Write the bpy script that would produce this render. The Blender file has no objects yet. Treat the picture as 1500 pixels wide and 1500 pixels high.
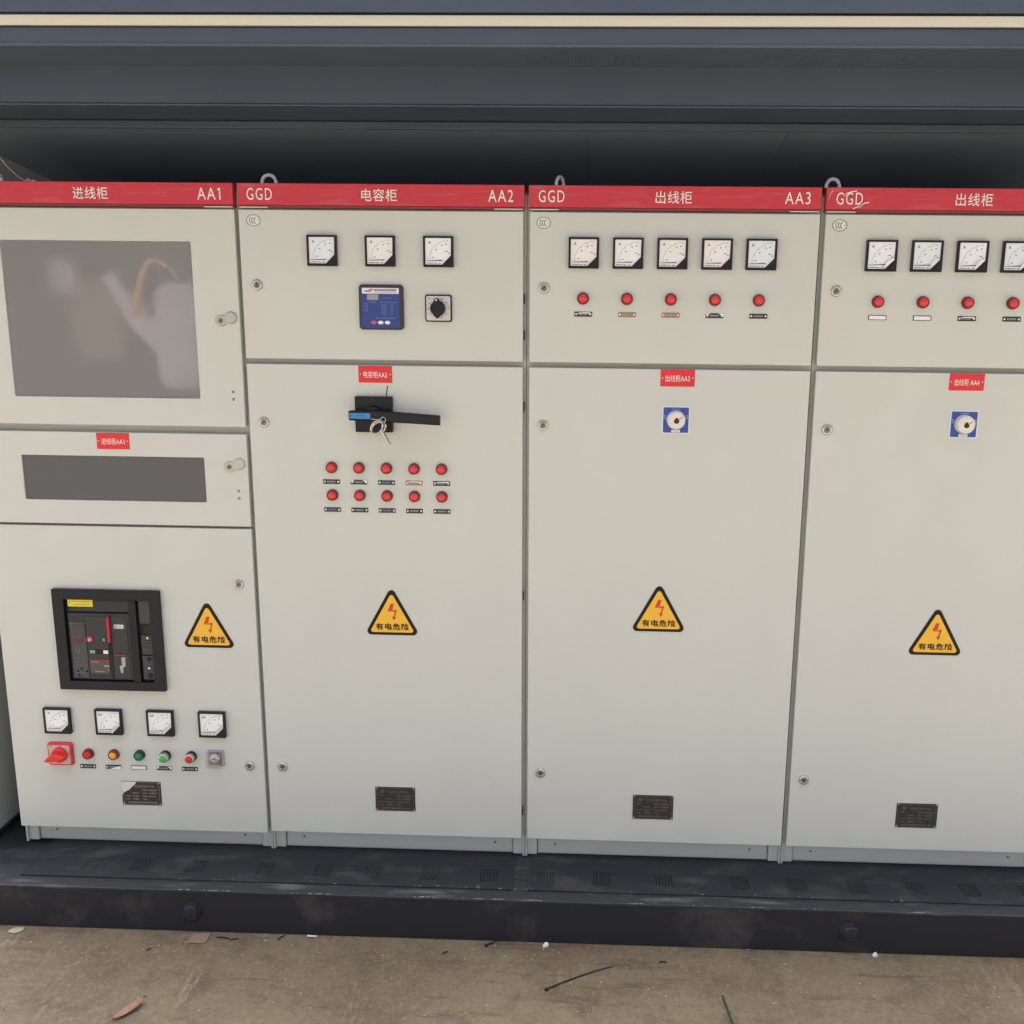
import bpy, math, random
from mathutils import Matrix, Vector
random.seed(7)
R = math.radians
sc = bpy.context.scene
col = sc.collection

# ------------------------------------------------------------------ camera
cam_d = bpy.data.cameras.new('camera')
cam = bpy.data.objects.new('camera', cam_d); col.objects.link(cam)
yaw, pitch, roll = -0.0346, -0.2137, 0.0109
cy, sy, cp, sp, cr, sr = math.cos(yaw), math.sin(yaw), math.cos(pitch), math.sin(pitch), math.cos(roll), math.sin(roll)
fw = Vector((sy*cp, cy*cp, sp)); r0 = Vector((cy, -sy, 0)); u0 = r0.cross(fw)
rt = cr*r0 + sr*u0; up = -sr*r0 + cr*u0
m = Matrix.Identity(4)
for i in range(3):
    m[i][0] = rt[i]; m[i][1] = up[i]; m[i][2] = -fw[i]
m[0][3], m[1][3], m[2][3] = 1.7984, -2.8908, 1.7454
cam.matrix_world = m
cam_d.sensor_width = 36; cam_d.lens = 36; cam_d.shift_x = -69.4/1500
cam_d.clip_start = 0.05; cam_d.clip_end = 2000
sc.camera = cam

# ------------------------------------------------------------------ sky, sun, exposure
SUN_EL, SUN_AZ = 76.0, -9.0            # azimuth measured from +Y towards +X: behind the enclosure
world = bpy.data.worlds.new('World'); sc.world = world; world.use_nodes = True
wn = world.node_tree
bg = wn.nodes['Background']; bg.inputs['Strength'].default_value = 0.15
sky = wn.nodes.new('ShaderNodeTexSky'); sky.sky_type = 'NISHITA'; sky.sun_disc = False
sky.sun_elevation = R(SUN_EL); sky.sun_rotation = R(SUN_AZ)
sky.dust_density = 4.0; sky.air_density = 0.01; sky.ozone_density = 0.0; sky.altitude = 100
wn.links.new(sky.outputs[0], bg.inputs[0])
sun_d = bpy.data.lights.new('sun', 'SUN'); sun_d.energy = 2.0; sun_d.angle = R(0.53); sun_d.color = (1, .96, .91)
sun = bpy.data.objects.new('sun', sun_d); col.objects.link(sun)
sdir = Vector((math.sin(R(SUN_AZ))*math.cos(R(SUN_EL)), math.cos(R(SUN_AZ))*math.cos(R(SUN_EL)), math.sin(R(SUN_EL))))
sun.rotation_euler = sdir.to_track_quat('Z', 'Y').to_euler(); sun.location = sdir*20
vs = sc.view_settings
vs.view_transform = 'Standard'; vs.look = 'None'; vs.gamma = 1; vs.exposure = 3.07
vs.use_curve_mapping = False
vs.use_white_balance = True; vs.white_balance_temperature = 5330; vs.white_balance_tint = 10   # the camera's own white balance
sc.cycles.use_denoising = True
sc.cycles.max_bounces = 10

# ------------------------------------------------------------------ materials
MATS = {}
def mat(name, color, rough=.5, metal=0., coat=0., noise=None, bump=None, spec=.5, trans=0., ior=1.45, emit=None):
    """noise=(scale, second colour, lo, hi) mixes a second colour; bump=(scale, strength, distance)"""
    if name in MATS: return MATS[name]
    M = bpy.data.materials.new(name); M.use_nodes = True
    nt = M.node_tree; b = nt.nodes['Principled BSDF']
    b.inputs['Base Color'].default_value = (*color, 1)
    b.inputs['Roughness'].default_value = rough; b.inputs['Metallic'].default_value = metal
    b.inputs['Coat Weight'].default_value = coat; b.inputs['Coat Roughness'].default_value = .08
    b.inputs['Specular IOR Level'].default_value = spec; b.inputs['IOR'].default_value = ior
    b.inputs['Transmission Weight'].default_value = trans
    tc = nt.nodes.new('ShaderNodeTexCoord')
    if noise:
        s, c2, lo, hi = noise[:4]
        mp = nt.nodes.new('ShaderNodeMapping'); nt.links.new(tc.outputs['Object'], mp.inputs[0])
        if len(noise) > 4: mp.inputs['Scale'].default_value = noise[4]
        n = nt.nodes.new('ShaderNodeTexNoise'); n.inputs['Scale'].default_value = s; n.inputs['Detail'].default_value = 8
        n.inputs['Roughness'].default_value = .65
        nt.links.new(mp.outputs[0], n.inputs['Vector'])
        rp = nt.nodes.new('ShaderNodeMapRange'); rp.inputs[1].default_value = lo; rp.inputs[2].default_value = hi
        nt.links.new(n.outputs[0], rp.inputs[0])
        mx = nt.nodes.new('ShaderNodeMix'); mx.data_type = 'RGBA'
        mx.inputs[6].default_value = (*color, 1); mx.inputs[7].default_value = (*c2, 1)
        nt.links.new(rp.outputs[0], mx.inputs[0]); nt.links.new(mx.outputs[2], b.inputs['Base Color'])
    if bump:
        n2 = nt.nodes.new('ShaderNodeTexNoise'); n2.inputs['Scale'].default_value = bump[0]; n2.inputs['Detail'].default_value = 4
        nt.links.new(tc.outputs['Object'], n2.inputs['Vector'])
        bp = nt.nodes.new('ShaderNodeBump'); bp.inputs['Strength'].default_value = bump[1]; bp.inputs['Distance'].default_value = bump[2]
        nt.links.new(n2.outputs[0], bp.inputs['Height']); nt.links.new(bp.outputs[0], b.inputs['Normal'])
    MATS[name] = M
    return M

PAINT = mat('light_grey_paint', (.575, .597, .548), .34, noise=(3., (.552, .574, .525), .35, .7), bump=(380., .06, .001))
def weather_paint(M):
    nt = M.node_tree; b = nt.nodes['Principled BSDF']; L = nt.links.new
    tc = [n for n in nt.nodes if n.type == 'TEX_COORD'][0]
    geo = nt.nodes.new('ShaderNodeNewGeometry')
    def noise(sc_, d, r=.6):
        n = nt.nodes.new('ShaderNodeTexNoise'); n.inputs['Scale'].default_value = sc_; n.inputs['Detail'].default_value = d; n.inputs['Roughness'].default_value = r
        L(geo.outputs['Position'], n.inputs['Vector']); return n.outputs[0]
    def rng(o, lo, hi, a, z):
        q = nt.nodes.new('ShaderNodeMapRange'); q.inputs[1].default_value = lo; q.inputs[2].default_value = hi; q.inputs[3].default_value = a; q.inputs[4].default_value = z
        L(o, q.inputs[0]); return q.outputs[0]
    L(rng(noise(5., 6), .3, .7, .28, .35), b.inputs['Roughness'])
    old = b.inputs['Base Color'].links[0].from_socket
    for sc_, lo, hi, amt, c in ((34., .70, .80, .35, (.36, .35, .30)), (2.3, .58, .75, .14, (.46, .45, .38)), (110., .74, .80, .5, (.25, .24, .2))):
        mx = nt.nodes.new('ShaderNodeMix'); mx.data_type = 'RGBA'; L(rng(noise(sc_, 5, .7), lo, hi, 0, amt), mx.inputs[0]); L(old, mx.inputs[6]); mx.inputs[7].default_value = (*c, 1); old = mx.outputs[2]
    L(old, b.inputs['Base Color'])
    small = b.inputs['Normal'].links[0].from_node
    wav = nt.nodes.new('ShaderNodeBump'); wav.inputs['Strength'].default_value = .35; wav.inputs['Distance'].default_value = .02
    L(noise(2.0, 1.5), wav.inputs['Height']); L(wav.outputs[0], small.inputs['Normal'])
weather_paint(PAINT)
FRAMEP = mat('frame_grey_paint', (.48, .50, .44), .5)
RED = mat('header_red', (.50, .030, .045), .38, noise=(9., (.57, .13, .14), .52, .84, (1, 1, 9)), bump=(60., .12, .001))
TAGRED = mat('tag_red', (.62, .025, .03), .35)
WHITE = mat('white_print', (.80, .78, .76), .5)
BLACK = mat('black_plastic', (.011, .012, .017), .36, spec=.3)
DGREY = mat('dark_grey_plastic', (.036, .036, .040), .42, spec=.3)
MGREY = mat('mid_grey_plastic', (.060, .058, .062), .4, spec=.3)
STEEL = mat('nickel', (.50, .49, .47), .24, 1.)
DSTEEL = mat('dark_steel', (.22, .21, .2), .35, 1.)
DIAL = mat('dial_white', (.88, .90, .90), .5)
DIALW = mat('dial_warm', (.88, .85, .82), .5); DIALC = mat('dial_cool', (.80, .85, .88), .5)
PRINT = mat('black_print', (.018, .016, .016), .5, spec=.2)
GPRINT = mat('grey_print', (.30, .31, .32), .5)
LENSR = mat('red_lens', (.72, .018, .02), .18, coat=.6)
LENSD = mat('red_lens_rim', (.16, .010, .012), .3)
LENSO = mat('amber_lens', (.85, .30, .02), .2, coat=.5)
LENSG = mat('green_lens', (.01, .22, .09), .2, coat=.5)
BTNG = mat('green_button', (.08, .42, .12), .4)
BTNR = mat('red_button', (.55, .02, .025), .4)
BLUE = mat('controller_blue', (.028, .055, .24), .4)
LBLUE = mat('blue_label', (.05, .24, .52), .4)
KBLUE = mat('key_blue', (.035, .08, .36), .4)
CREAM = mat('cream_plastic', (.74, .70, .58), .35)
LCD = mat('lcd_grey', (.30, .32, .32), .25)
YELLOW = mat('sign_yellow', (.80, .47, .025), .45)
YLAB = mat('label_yellow', (.72, .62, .03), .45)
SRED = mat('sign_red', (.55, .045, .015), .45)
TAGBLK = mat('tag_black', (.022, .022, .024), .4)
TAGTAN = mat('tag_tan', (.30, .19, .11), .3, .3)
TAGNAVY = mat('tag_navy', (.035, .04, .065), .3)
PLATE = mat('plate_black', (.030, .027, .025), .42, .2, noise=(40., (.055, .05, .045), .4, .7))
PLATEL = mat('plate_lettering', (.26, .24, .22), .4, .4)
PLATED = mat('plate_lettering_dull', (.13, .12, .115), .45, .3)
FILM = mat('protective_film', (.66, .64, .56), .3)
FILMW = mat('film_curl', (.80, .81, .80), .25)
RKNOB = mat('red_knob', (.62, .022, .02), .4)
GPLATE = mat('switch_plate', (.50, .45, .38), .35)
DARKP = mat('enclosure_paint', (.055, .070, .102), .32, noise=(2.2, (.066, .082, .116), .4, .75), bump=(250., .08, .001))
BASEP = mat('base_paint', (.019, .020, .023), .46, noise=(5., (.085, .082, .074), .52, .80, (1, 2.2, 1)), bump=(90., .15, .001))
BASET = mat('base_flange', (.027, .030, .032), .45, noise=(7., (.15, .145, .13), .55, .74, (.6, 3, 2)), bump=(70., .15, .001))
CEILVEIL = mat('ceiling_veil_tone', (.24, .28, .36), .4)  # interior colour lifted above the enclosure paint to stand in for veiling glare
TRIM = mat('cream_trim', (.58, .55, .45), .45)
SIDEP = mat('side_wall_paint', (.56, .58, .55), .45)
SCUFF = mat('paint_chip', (.42, .42, .40), .6)
INNER = mat('interior_dark', (.06, .058, .055), .6)
HOUSE = mat('white_housing', (.86, .84, .86), .5)
ORANGE = mat('orange_cable', (.90, .52, .24), .45)
BROWN = mat('brown_insulator', (.46, .38, .26), .5)
RUBBER = mat('black_rubber', (.012, .012, .013), .7)
LEAF = mat('dry_leaf', (.25, .15, .08), .7, noise=(40., (.14, .08, .04), .4, .7))
PAPER = mat('scrap_white', (.68, .66, .60), .7)
CARD = mat('card_brown', (.21, .145, .09), .85)
GWIRE = mat('green_wire', (.02, .05, .03), .5)

def clear_glass(name, tint, fac):
    M = bpy.data.materials.new(name); M.use_nodes = True; nt = M.node_tree; nt.nodes.clear()
    o = nt.nodes.new('ShaderNodeOutputMaterial'); t = nt.nodes.new('ShaderNodeBsdfTransparent'); g = nt.nodes.new('ShaderNodeBsdfGlossy')
    t.inputs[0].default_value = (*tint, 1); g.inputs['Roughness'].default_value = .06
    fr = nt.nodes.new('ShaderNodeValue'); fr.outputs[0].default_value = fac
    mx = nt.nodes.new('ShaderNodeMixShader')
    nt.links.new(fr.outputs[0], mx.inputs[0]); nt.links.new(t.outputs[0], mx.inputs[1]); nt.links.new(g.outputs[0], mx.inputs[2])
    nt.links.new(mx.outputs[0], o.inputs[0]); return M
GLASS = clear_glass('meter_glass', (.98, .985, .985), .05)
CLEARBOX = clear_glass('clear_cover', (.975, .975, .975), .06)

def frosted(name, grey, amount, rough):
    M = bpy.data.materials.new(name); M.use_nodes = True; nt = M.node_tree; nt.nodes.clear()
    o = nt.nodes.new('ShaderNodeOutputMaterial')
    d = nt.nodes.new('ShaderNodeBsdfPrincipled'); d.inputs['Base Color'].default_value = (*grey, 1); d.inputs['Roughness'].default_value = .38
    rf = nt.nodes.new('ShaderNodeBsdfRefraction'); rf.inputs['IOR'].default_value = 1.12; rf.inputs['Roughness'].default_value = rough
    rf.inputs['Color'].default_value = (1, 1, 1, 1)
    mx = nt.nodes.new('ShaderNodeMixShader'); mx.inputs[0].default_value = amount
    nt.links.new(d.outputs[0], mx.inputs[1]); nt.links.new(rf.outputs[0], mx.inputs[2]); nt.links.new(mx.outputs[0], o.inputs[0])
    return M
FROST = frosted('frosted_pane', (.41, .41, .415), .64, .62)
SMOKE = frosted('smoked_pane', (.125, .127, .132), .25, .3)

def concrete():
    M = bpy.data.materials.new('concrete'); M.use_nodes = True; nt = M.node_tree; b = nt.nodes['Principled BSDF']; L = nt.links.new
    tc = nt.nodes.new('ShaderNodeTexCoord')
    def noise(s, d, rgh=.6, scale=None):
        n = nt.nodes.new('ShaderNodeTexNoise'); n.inputs['Scale'].default_value = s; n.inputs['Detail'].default_value = d; n.inputs['Roughness'].default_value = rgh
        if scale:
            mp = nt.nodes.new('ShaderNodeMapping'); mp.inputs['Scale'].default_value = scale; mp.inputs['Rotation'].default_value = (0, 0, .7)
            L(tc.outputs['Object'], mp.inputs[0]); L(mp.outputs[0], n.inputs['Vector'])
        else: L(tc.outputs['Object'], n.inputs['Vector'])
        return n
    def mixc(f, a, bcol):
        mx = nt.nodes.new('ShaderNodeMix'); mx.data_type = 'RGBA'
        L(f, mx.inputs[0])
        if isinstance(a, tuple): mx.inputs[6].default_value = (*a, 1)
        else: L(a, mx.inputs[6])
        mx.inputs[7].default_value = (*bcol, 1); return mx.outputs[2]
    def rng(o, lo, hi, a=0., z=1.):
        r = nt.nodes.new('ShaderNodeMapRange'); r.inputs[1].default_value = lo; r.inputs[2].default_value = hi
        r.inputs[3].default_value = a; r.inputs[4].default_value = z; L(o, r.inputs[0]); return r.outputs[0]
    c = mixc(rng(noise(2.6, 6).outputs[0], .32, .68), (0.129, 0.099, 0.052), (0.182, 0.143, 0.078))
    c = mixc(rng(noise(8., 8, .7).outputs[0], .48, .70, 0, .8), c, (0.076, 0.056, 0.029))          # damp blotches
    c = mixc(rng(noise(55., 6, .7).outputs[0], .50, .72, 0, .85), c, (0.217, 0.175, 0.102))           # pale aggregate
    c = mixc(rng(noise(130., 5, .75).outputs[0], .54, .70, 0, .9), c, (0.058, 0.045, 0.025))        # grit
    c = mixc(rng(noise(6., 9, .75, (.45, 3.6, 1)).outputs[0], .56, .68, 0, .75), c, (0.061, 0.049, 0.030))   # drag streaks
    c = mixc(rng(noise(5., 8, .75, (3, .6, 1)).outputs[0], .60, .70, 0, .7), c, (0.290, 0.246, 0.165))  # scraped light marks
    c = mixc(rng(noise(1.9, 5, .6).outputs[0], .58, .70, 0, .6), c, (0.097, 0.052, 0.021))          # rust stains
    L(c, b.inputs['Base Color']); b.inputs['Roughness'].default_value = .85
    bp = nt.nodes.new('ShaderNodeBump'); bp.inputs['Strength'].default_value = .7; bp.inputs['Distance'].default_value = .006
    L(noise(70., 8, .75).outputs[0], bp.inputs['Height']); L(bp.outputs[0], b.inputs['Normal'])
    return M
CONC = concrete()

# ------------------------------------------------------------------ mesh helpers
class MB:
    def __init__(s): s.v = []; s.f = []; s.sm = []
    def add(s, vs, fs, smooth=False):
        o = len(s.v); s.v += [tuple(p) for p in vs]; s.f += [tuple(o+i for i in f) for f in fs]; s.sm += [smooth]*len(fs); return s
    def box(s, x0, x1, y0, y1, z0, z1):
        v = [(x0,y0,z0),(x1,y0,z0),(x1,y1,z0),(x0,y1,z0),(x0,y0,z1),(x1,y0,z1),(x1,y1,z1),(x0,y1,z1)]
        return s.add(v, [(0,3,2,1),(4,5,6,7),(0,1,5,4),(1,2,6,5),(2,3,7,6),(3,0,4,7)])
    def prism(s, pts, yf, yb, ch=0.):
        """outline in XZ (counter-clockwise seen from the front, -Y); front at yf, back at yb; ch chamfers the front edge"""
        n = len(pts); cx = sum(p[0] for p in pts)/n; cz = sum(p[1] for p in pts)/n
        if ch:
            inn = inset(pts, ch); rings = [(inn, yf), (pts, yf+ch), (pts, yb)]
        else: rings = [(pts, yf), (pts, yb)]
        v = []; f = [tuple(range(n))]
        for q, y in rings: v += [(p[0], y, p[1]) for p in q]
        for k in range(len(rings)-1):
            for i in range(n):
                j = (i+1) % n; f.append((k*n+j, k*n+i, (k+1)*n+i, (k+1)*n+j))
        f.append(tuple(reversed(range((len(rings)-1)*n, len(rings)*n))))
        return s.add(v, f)
    def rbox(s, cx, cz, w, h, yf, yb, r=.004, ch=0., seg=4): return s.prism(rrect(cx, cz, w, h, r, seg), yf, yb, ch)
    def frame(s, outer, inner, yf, yb):
        """ring between two outlines with the same number of points"""
        n = len(outer); v = []
        for q, y in ((outer, yf), (inner, yf), (inner, yb), (outer, yb)): v += [(p[0], y, p[1]) for p in q]
        f = []
        for k in range(4):
            a, b = k*n, ((k+1) % 4)*n
            for i in range(n):
                j = (i+1) % n; f.append((a+i, a+j, b+j, b+i))
        return s.add(v, f)
    def lathe(s, prof, cx=0., cz=0., seg=24, smooth=True):
        """profile [(radius, y)] from the front centre backwards, turned about the Y axis"""
        v = []; f = []
        for r, y in prof:
            for i in range(seg):
                a = 2*math.pi*i/seg; v.append((cx+r*math.cos(a), y, cz+r*math.sin(a)))
        n = len(prof)
        for k in range(n-1):
            for i in range(seg):
                j = (i+1) % seg; f.append((k*seg+j, k*seg+i, (k+1)*seg+i, (k+1)*seg+j))
        f.append(tuple(range(seg))); f.append(tuple(reversed(range((n-1)*seg, n*seg))))
        return s.add(v, f, smooth)
    def tube(s, pts, r, seg=8, closed=False):
        pts = [Vector(p) for p in pts]; n = len(pts); v = []; f = []; ref = Vector((0, 0, 1))
        for i, p in enumerate(pts):
            a = pts[(i-1) % n] if closed or i else p; b = pts[(i+1) % n] if closed or i < n-1 else p
            t = (b-a).normalized(); q = ref if abs(t.dot(ref)) < .95 else Vector((0, 1, 0))
            u = t.cross(q).normalized(); w = t.cross(u)
            rr = r[i] if isinstance(r, (list, tuple)) else r
            for k in range(seg):
                an = 2*math.pi*k/seg; v.append(p+u*rr*math.cos(an)+w*rr*math.sin(an))
        for i in range(n if closed else n-1):
            j = (i+1) % n
            for k in range(seg):
                l = (k+1) % seg; f.append((i*seg+k, i*seg+l, j*seg+l, j*seg+k))
        if not closed: f.append(tuple(reversed(range(seg)))); f.append(tuple(range((n-1)*seg, n*seg)))
        return s.add(v, f, True)
    def mesh(s, name):
        me = bpy.data.meshes.new(name); me.from_pydata(s.v, [], s.f)
        me.polygons.foreach_set('use_smooth', s.sm); me.validate(); me.update(); 
        import bmesh
        bm = bmesh.new(); bm.from_mesh(me); bmesh.ops.recalc_face_normals(bm, faces=bm.faces); bm.to_mesh(me); bm.free()
        if any(s.sm): me.set_sharp_from_angle(angle=R(38))
        return me

def rrect(cx, cz, w, h, r=.004, seg=4):
    pts = []
    for sx, sz, a0 in ((1, -1, -90), (1, 1, 0), (-1, 1, 90), (-1, -1, 180)):
        ox, oz = cx+sx*(w/2-r), cz+sz*(h/2-r)
        for k in range(seg+1):
            a = R(a0+90*k/seg); pts.append((ox+r*math.cos(a), oz+r*math.sin(a)))
    return pts
def inset(pts, d):
    n = len(pts); out = []
    for i in range(n):
        p0, p1, p2 = Vector(pts[i-1]), Vector(pts[i]), Vector(pts[(i+1) % n])
        e1 = (p1-p0); e2 = (p2-p1)
        n1 = Vector((-e1.y, e1.x)).normalized() if e1.length else Vector((0, 0)); n2 = Vector((-e2.y, e2.x)).normalized() if e2.length else n1
        b = n1+n2
        if b.length < 1e-6: b = n1
        b = b.normalized(); c = max(.35, b.dot(n1)); q = p1+b*(d/c); out.append((q.x, q.y))
    return out
def circ(cx, cz, r, n=24, rz=None): return [(cx+r*math.cos(2*math.pi*i/n), cz+(rz or r)*math.sin(2*math.pi*i/n)) for i in range(n)]

CACHE = {}
def obj(name, mb, material, parent=None, loc=(0, 0, 0), key=None, bevel=None):
    if key and key in CACHE: me = CACHE[key]
    else:
        me = (mb() if callable(mb) else mb).mesh(name)
        me.materials.append(material)
        if key: CACHE[key] = me
    if key and me.materials[0] != material:
        k2 = (key, material.name)
        if k2 not in CACHE:
            me = me.copy(); me.materials.clear(); me.materials.append(material); CACHE[k2] = me
        me = CACHE[k2]
    o = bpy.data.objects.new(name, me); col.objects.link(o); o.location = loc
    if parent: o.parent = parent
    if bevel:
        bv = o.modifiers.new('bevel', 'BEVEL'); bv.width = bevel; bv.segments = 2; bv.limit_method = 'ANGLE'; bv.angle_limit = R(40)
    return o
def thing(name, label, cat, loc, group=None):
    o = bpy.data.objects.new(name, None); col.objects.link(o); o.location = loc; o.empty_display_size = .1
    o['label'] = label; o['category'] = cat
    if group: o['group'] = group
    return o
def tag(o, label, cat, group=None):
    o['label'] = label; o['category'] = cat
    if group: o['group'] = group
    return o

TXT = {}
def text_mesh(s, material, w=None, h=None, bold=0., spacing=1., depth=.0003, space_word=1.):
    """lettering as a mesh in the XZ plane facing -Y, centred on its box and scaled to w x h"""
    k = (s, material.name, w, h, bold, spacing)
    if k in TXT: return TXT[k]
    cu = bpy.data.curves.new('lettering', 'FONT'); cu.body = s; cu.size = 1; cu.space_character = spacing
    cu.offset = bold; cu.resolution_u = 3; cu.extrude = 0
    o = bpy.data.objects.new('lettering', cu); col.objects.link(o)
    dg = bpy.context.evaluated_depsgraph_get(); dg.update()
    me = bpy.data.meshes.new_from_object(o.evaluated_get(dg))
    bpy.data.objects.remove(o); bpy.data.curves.remove(cu)
    xs = [v.co.x for v in me.vertices]; ys = [v.co.y for v in me.vertices]
    cx, cz = (min(xs)+max(xs))/2, (min(ys)+max(ys))/2
    sx = w/(max(xs)-min(xs)) if w else None; sz = h/(max(ys)-min(ys)) if h else None
    sx = sx or sz; sz = sz or sx
    for v in me.vertices: v.co = ((v.co.x-cx)*sx, 0, (v.co.y-cz)*sz)
    me.materials.clear(); me.materials.append(material); TXT[k] = me
    return me
def text(s, material, parent, loc, w=None, h=None, bold=0., spacing=1., name='lettering'):
    o = bpy.data.objects.new(name, text_mesh(s, material, w, h, bold, spacing)); col.objects.link(o)
    o.parent = parent; o.location = loc; return o

# ------------------------------------------------------------------ ground
FZ = -.142
g = MB(); g.add([(-400,-400,FZ),(400,-400,FZ),(400,400,FZ),(-400,400,FZ)], [(0,1,2,3)])
o = obj('ground', g, CONC); o['kind'] = 'structure'

# ------------------------------------------------------------------ enclosure (base, roof, walls)
enc = thing('equipment_enclosure', 'black steel enclosure with perforated base plates and eaves housing the grey cabinets', 'enclosure', (1.6, 0, FZ))
def E(name, mb, mt, bevel=None, parent=None):
    o = obj(name, mb, mt, None, (0, 0, 0), bevel=bevel)
    if parent: o.parent = parent; o.location = Vector((0, 0, 0))
    else: o.parent = enc; o.location = -Vector(enc.location)
    return o
X0, X1 = -.16, 3.52
web = MB(); web.box(X0, X1, -.205, -.197, FZ+.002, -.012)
E('base_beam', web, BASEP, .0015)
E('base_flange', MB().box(X0, X1, -.207, -.10, -.012, -.004), BASET, .002)
E('seam_strip', MB().box(1.570, 1.622, -.10, .70, -.010, -.0035), BASET)
E('base_pan', MB().box(X0, X1, -.10, .85, -.10, -.09), BASEP)

def perf_plate(name, x0, x1, y0, y1, zt, zb, patches, pw, pd, nx, ny, hr, mt, down=False):
    """plate with blocks of drilled holes; patches = list of (centre x, centre y)"""
    mb = MB(); xs = sorted(patches)
    def quad(a, b, c, d):
        if b-a > 1e-6 and d-c > 1e-6: mb.add([(a,c,zt),(b,c,zt),(b,d,zt),(a,d,zt)], [(0,1,2,3)])
    cur = x0
    for cx, cyy in xs:
        a, b = cx-pw/2, cx+pw/2; c, d = cyy-pd/2, cyy+pd/2
        quad(cur, a, y0, y1); quad(a, b, y0, c); quad(a, b, d, y1)
        px, py = pw/nx, pd/ny
        for i in range(nx):
            for j in range(ny):
                ox, oy = a+px*(i+.5), c+py*(j+.5)
                sq = []
                ho = [(ox+hr*math.cos(R(45*k)), oy+hr*math.sin(R(45*k))) for k in range(8)]
                hx, hy = px/2, py/2
                sq = [(ox+hx, oy), (ox+hx, oy+hy), (ox, oy+hy), (ox-hx, oy+hy), (ox-hx, oy), (ox-hx, oy-hy), (ox, oy-hy), (ox+hx, oy-hy)]
                v = [(p[0], p[1], zt) for p in sq]+[(p[0], p[1], zt) for p in ho]+[(p[0], p[1], zb) for p in ho]
                f = []
                for k in range(8):
                    l = (k+1) % 8; f.append((k, l, 8+l, 8+k)); f.append((8+k, 8+l, 16+l, 16+k))
                mb.add(v, f)
        cur = b
    quad(cur, x1, y0, y1)
    for (a, c, b, d) in ((x0,y0,x1,y0),(x1,y0,x1,y1),(x1,y1,x0,y1),(x0,y1,x0,y0)):
        mb.add([(a,c,zt),(b,d,zt),(b,d,zb),(a,c,zb)], [(0,1,2,3)])
    me = bpy.data.meshes.new(name); me.from_pydata(mb.v, [], mb.f); me.update(); me.materials.append(mt)
    o = bpy.data.objects.new(name, me); col.objects.link(o); o.parent = enc; o.location = -Vector(enc.location); return o
bx = [.271, .422, .594, .81, .988, 1.144, 1.319, 1.4985]
perf_plate('floor_plate', .085, 1.574, -.157, .70, 0., -.004, [(x, -.087) for x in bx], .056, .068, 6, 6, .0030, BASEP)
bx2 = [1.671, 1.8415, 2.03, 2.259, 2.43, 2.61, 2.785, 2.944, 3.12]
perf_plate('floor_plate', 1.618, 3.40, -.157, .70, 0., -.004, [(x, -.088) for x in bx2], .056, .068, 6, 6, .0030, BASEP)
E('floor_edge', MB().box(X0, .082, -.10, .70, -.012, -.006), BASEP)
for lx in (.624, 2.564):
    lug = E('lifting_lug', MB().lathe([(.006,-.222),(.020,-.222),(.022,-.220),(.022,-.214),(.030,-.213),(.031,-.206),(.031,-.200)], lx, -.072, 24), BASEP)
# walls
E('side_wall', MB().box(-.150, -.115, -.02, .90, 0.002, 2.30), SIDEP, .002)
E('side_wall_foot', MB().box(-.152, -.105, -.03, .90, -.005, .012), BASEP)
E('side_wall', MB().box(3.42, 3.455, -.02, .90, 0.002, 2.30), SIDEP, .002)
E('back_wall', MB().box(X0, X1, .90, .93, FZ+.004, 2.50), CEILVEIL)
# roof: fascia, cream trim, perforated eaves soffit, inner beam, sloping ceiling
E('fascia', MB().box(X0-.06, X1+.06, -.322, -.300, 2.306, 2.342).box(X0-.06, X1+.06, -.322, -.300, 2.3425, 2.371), DARKP, .0025)
E('trim_strip', MB().box(X0-.06, X1+.06, -.330, -.3225, 2.344, 2.367), TRIM, .0015)
E('fascia_cap', MB().box(X0-.06, X1+.06, -.336, -.300, 2.372, 2.56), DARKP, .004)
E('roof_sheet', MB().box(X0-.06, X1+.06, -.336, 1.0, 2.561, 2.575), DARKP)
perf_plate('eaves_soffit', X0-.06, X1+.06, -.3215, -.082, 2.304, 2.310, [(x, -.166) for x in (1.64, 1.75, 1.86, 2.211, 2.316, 2.419, 2.54)], .066, .105, 6, 5, .0032, DARKP)
E('eaves_lip', MB().box(X0-.06, X1+.06, -.326, -.316, 2.2985, 2.3055), DARKP, .003)
E('inner_beam', MB().box(X0, X1, -.082, -.074, 2.212, 2.35).box(X0, X1, -.086, .165, 2.206, 2.2118), DARKP, .0028)
E('inner_lip', MB().box(X0, X1, .150, .166, 2.184, 2.2055), DARKP, .003)
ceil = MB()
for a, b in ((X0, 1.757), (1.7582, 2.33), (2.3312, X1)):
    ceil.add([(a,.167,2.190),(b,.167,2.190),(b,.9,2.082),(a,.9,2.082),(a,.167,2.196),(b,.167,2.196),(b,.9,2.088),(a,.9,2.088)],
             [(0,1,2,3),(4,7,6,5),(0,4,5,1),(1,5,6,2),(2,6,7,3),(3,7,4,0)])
E('ceiling_panel', ceil, CEILVEIL)
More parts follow.
